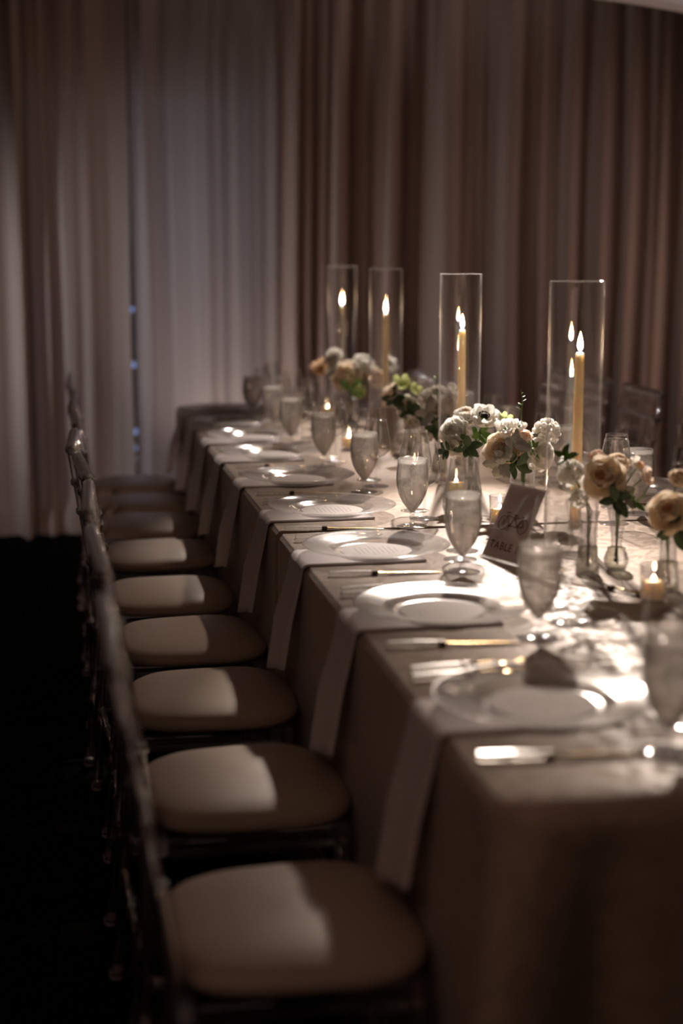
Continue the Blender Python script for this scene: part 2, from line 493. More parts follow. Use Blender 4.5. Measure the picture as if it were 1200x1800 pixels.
# ------------------------------------------------------------------ drapes
# big folds: (x, width, depth towards the room)
RIDGES = [(-3.4, .12, .08), (-3.0, .1, .07), (-2.6, .12, .09), (-2.2, .1, .08), (-1.8, .12, .08), (-1.45, .1, .08), (-1.1, .12, .07), (-0.86, .08, .06),
          (-0.675, .030, .17), (-0.545, .03, .07), (-0.42, .05, .03), (-0.30, .07, .035), (-0.17, .05, .025), (-0.05, .03, .05), (0.08, .12, .03), (0.26, .035, .05),
          (0.33, .03, .03), (0.47, .10, .035), (0.62, .04, .04), (0.715, .035, .14), (0.79, .03, .09), (0.87, .028, .07), (0.93, .028, .12), (1.10, .05, .04), (1.23, .05, .07),
          (1.03, .06, -.07), (1.36, .09, -.08), (1.53, .09, .07), (1.70, .06, .04), (1.86, .08, .10), (2.02, .06, .05), (2.2, .07, .08), (2.36, .05, .05), (2.52, .06, .07), (2.7, .06, .06), (2.9, .07, .08),
          (3.1, .1, .08), (3.4, .12, .08), (3.75, .1, .08), (4.1, .1, .08), (4.45, .12, .08)]
ph = [rnd.uniform(0, 6.28) for _ in range(8)]
def drape(x, z):
    lean = 0.03 * noise.noise(Vector((x * 1.3, z * 0.35, 2.0))) * (2.6 - z) * 0.6
    xx = x + lean
    y = 0.0
    for c, w, d in RIDGES:
        t = (xx - c) / w
        if abs(t) < 3.2:
            # each fold leans over: slow rise from the left and a sharp drop on the right
            t = t * (1.0 if t < 0 else 1.7)
            y += d * math.exp(-t * t) * (0.75 + 0.35 * noise.noise(Vector((c * 7, z * 0.7, 5.0))))
    y += 0.006 * math.sin(xx * 57 + ph[0] + 0.6 * math.sin(z * 0.9)) + 0.0025 * math.sin(xx * 93 + ph[1]) + 0.010 * math.sin(xx * 23 + ph[2])
    y += 0.025 * noise.noise(Vector((xx * 6, z * 0.4, 9.0)))
    if z < 0.25:
        k = (0.25 - z) / 0.25
        y += 0.10 * k * k + 0.05 * k * noise.noise(Vector((x * 5, z * 9, 1.0)))
    return y
PANELS = [(-3.98, -1.30, 0.00, 'curtain', 'blush drape panel hanging far left beyond the picture edge'),
          (-1.32, -0.125, 0.02, 'curtain', 'blush drape panel on the left with a bright pleat, behind the chair backs'),
          (-0.115, 0.66, 0.00, 'curtain2', 'pale sheer drape panel right of the slit with blue lights'),
          (0.63, 1.00, 0.03, 'curtain', 'narrow drape panel of bright stacked pleats behind the farthest candle'),
          (0.97, 1.50, 0.00, 'curtain', 'dark drape panel behind the second farthest candle'),
          (1.47, 2.66, 0.02, 'curtain', 'blush drape panel behind the two nearest candles'),
          (2.63, 4.98, 0.00, 'curtain', 'blush drape panel at the right edge of the picture')]
YD = 6.06
for xa, xb, off, mt, lab in PANELS:
    nu, nv = max(40, int((xb - xa) / 0.0085)), 44
    def fn(u, v, xa=xa, xb=xb, off=off):
        x = xa + (xb - xa) * u
        z = 0.004 + (ZC - 0.03) * v ** 1.3
        x2 = x
        if abs(xb + 0.125) < 1e-6:      # edge drawn aside a little at the slit
            x2 = x - 0.010 * (u ** 8) * math.exp(-((z - 1.0) / 0.6) ** 2)
        if abs(xa + 0.115) < 1e-6:
            x2 = x + 0.005 * ((1 - u) ** 8) * math.exp(-((z - 1.0) / 0.6) ** 2)
        return (x2, YD - off - drape(x, z), z)
    tag(MB().grid(fn, nu, nv).build('drape_panel', mt), lab, 'curtain', 'drape panels along the back wall')
sl = thing('outside_lights', 'blue outside lights in the slit between the drapes, made as bulbs on an added cord', 'light', (-0.112, 6.37, 0.3))
MB().sweep([(0, .012, 0), (0, .012, 1.4), (0, .012, ZC - .3)], .003, 6).build('cord', 'wick', sl)  # cord added to carry the lights that belong outside the window
for z, r in ((1.125, .013), (0.83, .016), (0.47, .017), (0.38, .012)):
    b = MB().lathe([(0, -r), (r * .7, -r * .7), (r, 0), (r * .7, r * .7), (0, r)], 12).build('bulb', 'bluelamp', sl)
    b.location = (0, 0, z - .3)

# ------------------------------------------------------------------ tablecloths
def tablecloth(ya, yb, near, far, label):
    """rectangular cloth to the floor; near/far say which short ends hang"""
    xa, xb = 0.0, 1.22
    rc = 0.05
    path = []                      # outline seen from above, counter-clockwise from the far left corner
    def line(p, q, n):
        for k in range(n):
            path.append((Vector(p).lerp(Vector(q), k / n), ((Vector(q) - Vector(p)).normalized())))
    def corner(c, a, b, n=16):
        for k in range(n):
            t = a + (b - a) * k / n
            path.append((Vector((c[0] + rc * math.cos(t), c[1] + rc * math.sin(t))), Vector((-math.sin(t), math.cos(t)))))
    if far:
        line((xb - rc, yb), (xa + rc, yb), 40); corner((xa + rc, yb - rc), PI / 2, PI)
        line((xa, yb - rc), (xa, ya + (rc if near else 0)), int((yb - ya) * 45))
    else:
        line((xa, yb), (xa, ya + rc), int((yb - ya) * 45))
    if near:
        corner((xa + rc, ya + rc), PI, 1.5 * PI)
        line((xa + rc, ya), (xb - rc, ya), 50); corner((xb - rc, ya + rc), 1.5 * PI, 2 * PI)
    line((xb, ya + (rc if near else 0)), (xb, yb - (rc if far else 0)), int((yb - ya) * 45))
    path.append((Vector((xb, yb - (rc if far else 0))), Vector((0, 1))))
    if far:
        corner((xb - rc, yb - rc), 0, PI / 2)
        path.append((Vector((xb - rc, yb)), Vector((-1, 0))))
    n = len(path)
    rows = [(0.0, 0.0), (0.002, -0.004), (0.008, -0.0105), (0.011, -0.016), (0.0125, -0.03)]
    R = 26
    for k in range(1, R + 1):
        rows.append((None, -0.03 - (TOP - 0.034) * (k / R)))
    vs, fs = [], []
    cor = [(Vector((cx, cy)), Vector((dx, dy)).normalized()) for cx, cy, dx, dy, on in ((xa, ya, -1, -1, near), (xb, ya, 1, -1, near), (xa, yb, -1, 1, far), (xb, yb, 1, 1, far)) if on]
    s = 0.0
    for i, (p, t) in enumerate(path):
        nrm = Vector((t.y, -t.x))
        if i:
            s += (p - path[i - 1][0]).length
        dmin, near_c = min([((p - c).length, k) for k, (c, d) in enumerate(cor)] or [(9, 0)])
        for off, dz in rows:
            if off is None:
                h = (-dz - 0.03) / TOP
                w = 0.5 + 0.5 * math.sin(s * 9.5 + 1.2 * math.sin(s * 2.1))
                off = 0.0125 + h * (0.002 + 0.012 * w) + 0.008 * h * noise.noise(Vector((s * 4, dz * 1.5, ya)))
                q = p + nrm * off
                if cor:                 # the spare cloth of a corner falls in one deep cone with a valley on each side
                    c, d = cor[near_c]
                    g = math.exp(-(dmin / 0.075) ** 2)
                    q = q + d * ((0.24 if c.y < 0.1 else 0.02) * h * math.exp(-(dmin / 0.06) ** 2)) - nrm * (0.085 * h ** 0.6 * math.exp(-((dmin - 0.125) / 0.036) ** 2)) * (1 if h > 0.02 else 0)
                vs.append((q.x, q.y, TOP + dz))
            else:
                q = p + nrm * off
                vs.append((q.x, q.y, TOP + dz))
    rr = len(rows)
    loop = near and far
    for i in range(n - 1):
        for k in range(rr - 1):
            fs.append((i * rr + k, i * rr + k + 1, (i + 1) * rr + k + 1, (i + 1) * rr + k))
    fs.append(tuple(i * rr for i in range(n)))
    # hem folded down between the two tables
    b = len(vs)
    return tag(MB().add(vs, fs).build('tablecloth', 'cloth'), label, 'tablecloth', 'floor length tablecloths')
SEAM = 1.835
tablecloth(0.0, SEAM - 0.003, True, False, 'taupe floor length tablecloth on the near table with a folded front corner')
tablecloth(SEAM + 0.003, 4.885, False, True, 'taupe floor length tablecloth on the far table beyond the seam')

# ------------------------------------------------------------------ chairs
def ringed(path_a, path_b, r, rings, swell=1.45, seg=10, sub=9):
    """turned bamboo style rod: swelling rings spaced along it"""
    a, b = Vector(path_a), Vector(path_b)
    L = (b - a).length
    ts = {0.0: 1.0, 1.0: 1.0}
    for t in rings:
        for dt, s in ((-0.012, 1.0), (-0.006, swell), (0.006, swell), (0.012, 1.0)):
            ts[min(1, max(0, t + dt / L))] = s
    ks = sorted(ts)
    return [a.lerp(b, k) for k in ks], [r * ts[k] for k in ks]
def chair_parts():
    P = []
    zs, xb = 0.425, -0.185
    def add(name, mb, mat='acrylic'):
        P.append((name, mb.mesh(name, mat)))
    # cushion: superellipse with a crowned top
    vs, fs = [], []
    seg = 44
    rings = [(0.0, 0.052), (0.35, 0.051), (0.65, 0.047), (0.86, 0.038), (0.96, 0.027), (1.0, 0.014), (0.985, 0.003), (0.9, 0.0), (0.0, 0.0)]
    for f, z in rings:
        for k in range(seg):
            a = 2 * PI * k / seg
            c, s_ = math.cos(a), math.sin(a)
            e = 0.52
            x = 0.188 * math.copysign(abs(c) ** e, c)
            y = 0.208 * math.copysign(abs(s_) ** e, s_)
            y *= 1.0 - 0.10 * (0.5 - x / 0.384)          # a little narrower at the back
            if x > 0: y *= 1 - 0.20 * (x / 0.192) ** 4
            vs.append((x * f, y * f, zs + 0.005 + z))
    for i in range(len(rings) - 1):
        for k in range(seg):
            k2 = (k + 1) % seg
            fs.append((i * seg + k, i * seg + k2, (i + 1) * seg + k2, (i + 1) * seg + k))
    add('cushion', MB().add(vs, fs), 'cushion')
    sf = MB()
    for c, s in (((0.150, 0, zs - .018), (.03, .34, .035)), ((-0.175, 0, zs - .018), (.03, .34, .035)), ((0, .172, zs - .018), (.32, .028, .035)), ((0, -.172, zs - .018), (.32, .028, .035))):
        sf.box(c, s, 0.006)
    add('seat_frame', sf)
    for sy in (-1, 1):
        p, r = ringed((0.158, sy * 0.160, 0), (0.150, sy * 0.156, zs - 0.002), 0.0125, (0.05, 0.42, 0.80))
        add('front_leg', MB().sweep(p, r, 10))
    for sy in (-1, 1):
        lo, mid, hi = (-0.235, sy * 0.168, 0), (-0.192, sy * 0.170, 0.46), (-0.258, sy * 0.182, 0.905)
        p, r = ringed(lo, mid, 0.0125, (0.04, 0.40, 0.86))
        p2, r2 = ringed(mid, hi, 0.0125, (0.30, 0.62, 0.80))
        add('back_post', MB().sweep(p + p2[1:], r + r2[1:], 10))
    p, r = ringed((-0.259, -0.196, 0.905), (-0.259, 0.196, 0.905), 0.0105, [0.02 + 0.06 * k for k in range(17)], 1.42)
    add('top_rail', MB().sweep(p, r, 10))
    for z, nm in ((0.815, 'cross_rail'), (0.675, 'lower_rail')):
        x = -0.192 - 0.066 * (z - 0.46) / 0.445
        p, r = ringed((x, -0.178, z), (x, 0.178, z), 0.008, (0.02, 0.5, 0.98))
        if nm == 'lower_rail':
            p = [Vector((q.x, q.y, q.z + 0.025 * (1 - (q.y / 0.178) ** 2))) for q in p]
        add(nm, MB().sweep(p, r, 8))
    for k in range(6):
        y = -0.127 + 0.0508 * k
        z0 = 0.675 + 0.025 * (1 - (y / 0.178) ** 2)
        xa, xz = -0.192 - 0.066 * (z0 - 0.46) / 0.445, -0.258
        p, r = ringed((xa, y, z0), (xz, y, 0.905), 0.0062, (0.28, 0.60, 0.82), 1.5)
        add('spindle', MB().sweep(p, r, 8))
    for sy in (-1, 1):
        for z in (0.15, 0.27):
            p, r = ringed((0.155, sy * 0.158, z), (-0.222 + z * .07, sy * 0.169, z + 0.01), 0.009, (0.04, 0.5, 0.96))
            add('stretcher', MB().sweep(p, r, 8))
    for x, z in ((0.155, 0.20), (0.153, 0.30), (-0.214, 0.22)):
        p, r = ringed((x, -0.17, z), (x, 0.17, z), 0.009, (0.04, 0.5, 0.96))
        add('stretcher', MB().sweep(p, r, 8))
    return P
CHP = chair_parts()
FOOTCAP = MB().lathe([(0, 0.0005), (.014, .001), (.0165, .005), (.0165, .020), (.0145, .024), (0, .024)], 14).mesh('foot_cap', 'footcap')
def make_chair(label, loc, rz):
    t = thing('chiavari_chair', label, 'chair', loc, rz, 'clear chairs along the table')
    for n, me in CHP:
        o = put(n, me, t)
        if n == 'back_post' or n == 'front_leg':
            y = 0.168 if n == 'back_post' else 0.160
            sy = -1 if me.vertices[0].co.y < 0 else 1
            put('foot_cap', FOOTCAP, o, (-0.235 if n == 'back_post' else 0.158, sy * y, 0))
    return t
chair = Series(make_chair)
LY = [0.40, 0.985, 1.55, 2.06, 2.57, 3.16, 3.68, 4.13, 4.62]
LX = [-0.209, -0.206, -0.208, -0.210, -0.226, -0.212, -0.208, -0.206, -0.206]
LR = [0.0, 0.03, -0.03, 0.05, -0.04, 0.03, -0.04, 0.04, -0.02]
for k in range(9):
    chair('clear acrylic chair with ivory cushion, %s on the left side of the table' % ORD[k], (LX[k], LY[k], 0), LR[k])
RY = {4: 2.60, 5: 3.15, 6: 3.72, 7: 4.27, 8: 4.72}
for k, y in RY.items():
    chair('clear acrylic chair with ivory cushion, %s on the right side of the table' % ['nearest', 'second nearest', 'middle', 'second farthest', 'farthest'][k - 4], (1.43 + (0.02 if k == 5 else 0), y, 0), PI + (0.03 if k % 2 else -0.04))

# ------------------------------------------------------------------ place settings
def make_charger(label, loc, rz):
    pr = [(0, .0062), (.088, .0062), (.096, .0090), (.106, .0160), (.112, .0172), (.160, .0235), (.1645, .0250), (.1660, .0240), (.1640, .0222),
          (.112, .0132), (.104, .0110), (.094, .0030), (.090, 0), (.080, 0), (.079, .0020), (0, .0020)]
    o = MB().lathe(pr, 72).build('charger_plate', 'charger')
    o.location = loc
    return tag(o, label, 'plate', 'clear glass chargers')
charger = Series(make_charger)
def make_menu(label, loc, rz):
    t = thing('menu_card', label, 'card', loc, rz, 'round menu cards')
    MB().lathe([(0, 0), (.080, 0), (.080, .0014), (0, .0014)], 48).build('paper', 'paper', t, False)
    ln = MB()
    for k in range(9):
        w = 0.05 * math.sqrt(1 - ((k - 4) / 6) ** 2) * (0.6 + 0.4 * ((k * 7) % 3) / 2)
        ln.box((0.045 - 0.011 * k, 0, .00155), (.0016, 2 * w, .0003))
    ln.build('printed_lines', 'ink', t, False)
    return t
menu = Series(make_menu)
def napkin_mesh():
    sec = []
    for k in range(9):
        sec.append((0.26 - 0.262 * k / 8, 0.0035))
    for k in range(1, 7):
        a = PI / 2 * k / 6
        sec.append((-0.001 - 0.0155 * math.sin(a), 0.0035 - 0.0155 * (1 - math.cos(a))))
    x, z = sec[-1]
    for k in range(1, 15):
        sec.append((x - 0.034 * (k / 14) ** 1.1, z - 0.232 * k / 14))
    n = len(sec)
    def side(sg):
        def fn(u, v):
            i = min(n - 1, int(round(v * (n - 1))))
            x, z = sec[i]
            h = max(0.0, -z) / 0.25
            wid = 0.172 - 0.022 * min(1, h * 1.6)
            y = (u - 0.5) * wid
            t = 0.0018
            if h > 0.02:
                x -= min(1, h * 2) * (0.008 * math.cos(u * PI * 2.3 + 0.5) + 0.026 * math.sin(u * PI) ** .7) + sg * t
                z += 0.012 * h * math.cos(u * PI * 1.2)
            else:
                z += sg * t
            return (x, y, z)
        return fn
    mb = MB().grid(side(1), 18, n - 1).grid(side(-1), 18, n - 1)
    w = 19
    o2 = w * n
    for j in range(n - 1):
        for i in (0, 18):
            mb.f.append((j * w + i, (j + 1) * w + i, o2 + (j + 1) * w + i, o2 + j * w + i))
    for i in range(18):
        for j in (0, n - 1):
            mb.f.append((j * w + i, j * w + i + 1, o2 + j * w + i + 1, o2 + j * w + i))
    return mb
def make_napkin(label, loc, rz):
    o = napkin_mesh().build('napkin', 'napkin')
    o.location = loc
    return tag(o, label, 'napkin', 'napkins hanging off the table edge')
napkin = Series(make_napkin)
def handle_mb():
    mb = MB()
    vs, fs = [], []
    secs = [(0, .0045, .0035), (.002, .0062, .0048), (.05, .0072, .0055), (.088, .0062, .0045), (.092, .0056, .0040)]
    for x, hy, hz in secs:
        b = 0.3
        pts = [(hy, -hz * b), (hy, hz * b), (hy * .7, hz), (-hy * .7, hz), (-hy, hz * b), (-hy, -hz * b), (-hy * .7, -hz), (hy * .7, -hz)]
        vs += [(x, p[0], .0058 + p[1]) for p in pts]
    for i in range(len(secs) - 1):
        for k in range(8):
            k2 = (k + 1) % 8
            fs.append((i * 8 + k, i * 8 + k2, (i + 1) * 8 + k2, (i + 1) * 8 + k))
    fs += [tuple(range(8))[::-1], tuple(range(32, 40))]
    return mb.add(vs, fs)
HANDLE = handle_mb().mesh('handle', 'handle', False)
FERRULE = MB().box((.098, 0, .0058), (.013, .0125, .0095), .0015).mesh('ferrule', 'ferrule', False)
def make_knife(label, loc, rz):
    t = thing('table_knife', label, 'knife', loc, rz, 'knives with clear handles')
    put('handle', HANDLE, t); put('ferrule', FERRULE, t)
    vs, fs = [], []
    st = [(.104, .0035, .0022), (.118, .0030, .0020), (.130, .0075, .0012), (.18, .0088, .0010), (.215, .0080, .0010), (.235, .0045, .0008), (.243, .0008, .0006)]
    for x, hy, hz in st:
        for y, z in ((hy, 0), (0, hz), (-hy, 0), (0, -hz)):
            vs.append((x, y - (.0085 - hy) * .6, .0058 - (x - .104) * .025 + z))
    for i in range(len(st) - 1):
        for k in range(4):
            k2 = (k + 1) % 4
            fs.append((i * 4 + k, i * 4 + k2, (i + 1) * 4 + k2, (i + 1) * 4 + k))
    MB().add(vs, fs).build('blade', 'gold', t)
    return t
knife = Series(make_knife)
def make_fork(label, loc, rz):
    t = thing('dinner_fork', label, 'fork', loc, rz, 'forks with clear handles')
    put('handle', HANDLE, t); put('ferrule', FERRULE, t)
    mb = MB().sweep([(.103, 0, .0058), (.125, 0, .0060), (.145, 0, .0050), (.158, 0, .0035)], [.0030, .0024, .0030, .0045], 8)
    mb.box((.165, 0, .0032), (.022, .019, .0018), .0006)
    for k in range(4):
        y = -.0075 + .005 * k
        mb.sweep([(.172, y, .0032), (.190, y, .0030), (.205, y, .0050), (.214, y, .0085)], [.0013, .0012, .0011, .0006], 6)
    mb.build('fork_head', 'gold', t)
    return t
fork = Series(make_fork)
def make_spoon(label, loc, rz):
    t = thing('teaspoon', label, 'spoon', loc, rz)
    put('handle', HANDLE, t); put('ferrule', FERRULE, t)
    mb = MB().sweep([(.103, 0, .0058), (.13, 0, .0065), (.15, 0, .0050)], [.003, .0022, .0025], 8)
    mb.grid(lambda u, v: (.146 + .046 * v, (u - .5) * .032 * math.sin(PI * (0.08 + .92 * v)) ** .6, .0062 - .006 * math.sin(PI * u) * math.sin(PI * v)), 8, 8)
    mb.build('bowl', 'gold', t)
    return t
GOB_OUT = [(.0, .0025), (.037, .0), (.0385, .0012), (.036, .0028), (.015, .0060), (.006, .0100), (.0048, .018), (.0075, .0235), (.0052, .029), (.0062, .036)]
BOWL_OUT = [(.0062, .036), (.013, .0455), (.024, .060), (.0335, .080), (.0385, .100), (.0400, .118), (.0395, .135), (.0375, .155), (.0362, .170)]
def shell(prof, t=0.0014):
    inner = [(max(0.0, r - t), z + (t if i == 0 else 0)) for i, (r, z) in enumerate(prof)]
    return prof + [(prof[-1][0] - t * .5, prof[-1][1] + .0006)] + inner[::-1] + [(0, inner[0][1])]
def make_goblet(label, loc, rz):
    t = thing('water_goblet', label, 'goblet', loc, rz, 'goblets of iced water')
    MB().lathe(GOB_OUT[:5] + [(.0, .0062)], 32).build('foot', 'stemglass', t)
    MB().lathe([(0, .0060)] + [(.013, .0062)] + GOB_OUT[5:] + [(0, .037)], 24).build('stem', 'stemglass', t)
    MB().lathe([(0, .0362)] + shell(BOWL_OUT), 40).build('bowl', 'frost', t)
    wp = [(0, .0385)] + [(max(.001, r - .0022), z + .0006) for r, z in BOWL_OUT[1:-1]] + [(.0352, .161), (0, .161)]
    MB().lathe(wp, 36).build('water', 'water', t)
    ice = MB()
    for k in range(5):
        a = k * 2.4
        ice.box((0, 0, 0), (.021, .019, .017), .003, Matrix.Translation((.014 * math.cos(a), .014 * math.sin(a), .150 - .013 * k)) @ Matrix.Rotation(a, 4, 'Z') @ Matrix.Rotation(.6 * k, 4, 'X'))
    ice.build('ice', 'glass', t, False)
    return t
goblet = Series(make_goblet)
def wine_maker(h, rb, rr, name, group):
    def make(label, loc, rz):
        t = thing(name, label, 'wine glass', loc, rz, group)
        zb = h * 0.44
        MB().lathe([(0, .002), (.036, 0), (.0375, .001), (.035, .0024), (.010, .0052), (0, .006)], 32).build('foot', 'stemglass', t)
        MB().lathe([(0, .005), (.008, .0062), (.0042, .012), (.0036, .03), (.0036, zb - .02), (.0050, zb - .004), (0, zb - .001)], 16).build('stem', 'stemglass', t)
        bo = [(.0050, zb - .004), (rb * .55, zb + .004), (rb * .88, zb + .016), (rb, zb + .034), (rb * .97, zb + .050), (rb * .88, zb + .074), (rr * 1.05, h - .012), (rr, h)]
        MB().lathe([(0, zb - .003)] + shell(bo, .0010), 40).build('bowl', 'glass', t)
        return t
    return make
wine_s = Series(wine_maker(0.196, 0.041, 0.029, 'wine_glass', 'empty wine glasses'))
wine_l = Series(wine_maker(0.212, 0.043, 0.030, 'wine_glass', 'empty wine glasses'))

PY = [0.377, 0.964, 1.533, 2.067, 2.601, 3.14, 3.60, 4.07, 4.52]
GX = [0.272, 0.293, 0.310, 0.330, 0.322, 0.300, 0.274, 0.281, 0.26]
GY = [0.164, 0.780, 1.337, 1.871, 2.410, 2.930, 3.425, 3.896, 4.33]
for k in range(9):
    y, o = PY[k], ORD[k]
    sd = 'on the left side'
    napkin('off white napkin hanging off the left table edge under the %s plate' % o, (0, y + (.03 if k == 4 else 0), TOP), 0)
    charger('clear glass charger plate, %s %s' % (o, sd), (0.165, y, TOP + .0056), 0)
    menu('round white menu card in the %s left charger' % o, (0.165, y, TOP + .0122), 0)
    knife('gold knife with clear handle on the near side of the %s left plate' % o, (0.010 + .006 * (k % 3), y - .188 - .006 * (k % 2), TOP), -0.12 + .04 * (k % 3))
    fork('clear handled fork next to the far rim of the %s left plate' % o, (0.012, y + .190, TOP), 0.10)
    fork('clear handled fork set outermost beyond the %s left plate' % o, (0.020, y + .232, TOP), 0.13)
    goblet('goblet of iced water by the %s left plate' % o, (GX[k], GY[k], TOP), k * .7)
    wd = .035 if k < 2 else 0
    wine_s('empty wine glass right behind the goblet of the %s left plate' % o, (GX[k] + wd + (.055 if k != 2 else .03), GY[k] + .094 + (.03 if k == 2 else 0), TOP), 0)
    wine_l('taller empty wine glass outermost behind the goblet of the %s left plate' % o, (GX[k] + wd + (.110 if k > 5 else .060), GY[k] + .215, TOP), 0)
RPY = {3: 1.71, 4: 2.26, 5: 2.80, 6: 3.35, 7: 3.90, 8: 4.45}
RO = ['nearest', 'second nearest', 'third nearest', 'third farthest', 'second farthest', 'farthest']
for k, y in RPY.items():
    o = RO[k - 3]
    charger('clear glass charger plate, %s visible on the right side' % o, (1.055, y, TOP + .0006), 0)
    menu('round white menu card in the %s right charger' % o, (1.055, y, TOP + .0072), PI)
    fork('clear handled fork beside the %s right plate' % o, (1.205, y - .20, TOP), PI + .06)
    knife('gold knife with clear handle beyond the %s right plate' % o, (1.205, y + .19, TOP), PI - .05)
for k, (x, y) in enumerate(((0.945, 1.93), (0.93, 2.46), (0.93, 3.00), (0.93, 3.55), (0.93, 4.10))):
    o = ['nearest', 'second nearest', 'middle', 'second farthest', 'farthest'][k]
    goblet('goblet of iced water, %s of those across the table on the right' % o, (x, y, TOP), k)
    wine_s('empty wine glass next to the %s goblet on the right side' % o, (x - .02, y + .105, TOP), 0)
    wine_l('taller empty wine glass beyond the %s goblet on the right side' % o, (x - .110, y - .12 if k == 0 else y + .2, TOP), 0)
make_spoon('small spoon lying alone near the bulb vase', (0.50, 1.19, TOP), -0.95)

# ------------------------------------------------------------------ candles
def make_hurricane(label, loc, rz):
    pr = [(0, 0), (.0585, 0), (.060, .002), (.060, .607), (.0590, .609), (.0575, .607), (.0575, .006), (0, .006)]
    o = MB().lathe(pr, 64).build('hurricane_cylinder', 'hurricane')
    o.location = loc
    return tag(o, label, 'candle holder', 'tall glass hurricane cylinders')
hurricane = Series(make_hurricane)
FLAME = MB().lathe([(0, 0), (.0035, .003), (.0055, .009), (.0060, .014), (.0048, .022), (.0028, .031), (.0011, .038), (0, .042)], 16).mesh('flame', 'flame')
def make_taper(label, loc, rz):
    t = thing('taper_candle', label, 'candle', loc, rz, 'lit taper candles')
    MB().lathe([(0, 0), (.0125, 0), (.0122, .05), (.0098, .375), (.0092, .388), (.006, .391), (0, .390)], 20).build('wax', 'wax', t)
    MB().sweep([(0, 0, .388), (.0005, 0, .394), (.001, .0005, .400)], .0009, 6).build('wick', 'wick', t)
    put('flame', FLAME, t, (0.0005, 0, .394))
    MB().lathe([(0, -.054), (.030, -.054), (.031, -.050), (.012, -.040), (.008, -.030), (.010, -.018), (.0165, -.004), (.0165, .016), (.0150, .016), (.0140, -.003), (0, -.003)], 28).build('holder', 'stemglass', t)
    return t
taper = Series(make_taper)
HUR = [(0.592, 1.452), (0.615, 2.474), (0.655, 3.62), (0.66, 4.47)]
for k, (x, y) in enumerate(HUR):
    o = ['nearest', 'second nearest', 'second farthest', 'farthest'][k]
    hurricane('tall clear hurricane cylinder, %s of the row of four' % o, (x, y, TOP + .0004), 0)
    taper('lit ivory taper candle inside the %s hurricane cylinder' % o, (x + (.010 if k == 0 else .006 if k == 1 else .0), y, TOP + .0612 + (.003 if k == 0 else 0)), k)
def make_votive(label, loc, rz):
    t = thing('votive_candle', label, 'candle', loc, rz, 'votive candles in small glasses')
    MB().lathe([(0, 0), (.0235, 0), (.0245, .002), (.0275, .074), (.0268, .0752), (.0258, .074), (.0232, .008), (0, .0075)], 36).build('glass', 'stemglass', t)
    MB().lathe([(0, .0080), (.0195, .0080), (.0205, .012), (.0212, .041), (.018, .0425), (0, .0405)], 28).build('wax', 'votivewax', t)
    MB().sweep([(0, 0, .040), (.0004, 0, .047)], .0008, 6).build('wick', 'wick', t)
    f = put('flame', FLAME, t, (0, 0, .043))
    f.scale = (.75, .75, .30)
    return t
votive = Series(make_votive)
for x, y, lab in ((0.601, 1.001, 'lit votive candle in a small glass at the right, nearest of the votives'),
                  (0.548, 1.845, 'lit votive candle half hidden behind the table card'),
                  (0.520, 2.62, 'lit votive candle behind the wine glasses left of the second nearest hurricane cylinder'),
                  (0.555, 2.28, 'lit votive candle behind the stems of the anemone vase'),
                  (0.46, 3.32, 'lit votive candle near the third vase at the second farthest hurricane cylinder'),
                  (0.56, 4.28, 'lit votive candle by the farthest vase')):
    votive(lab, (x, y, TOP), rnd.uniform(0, 6))

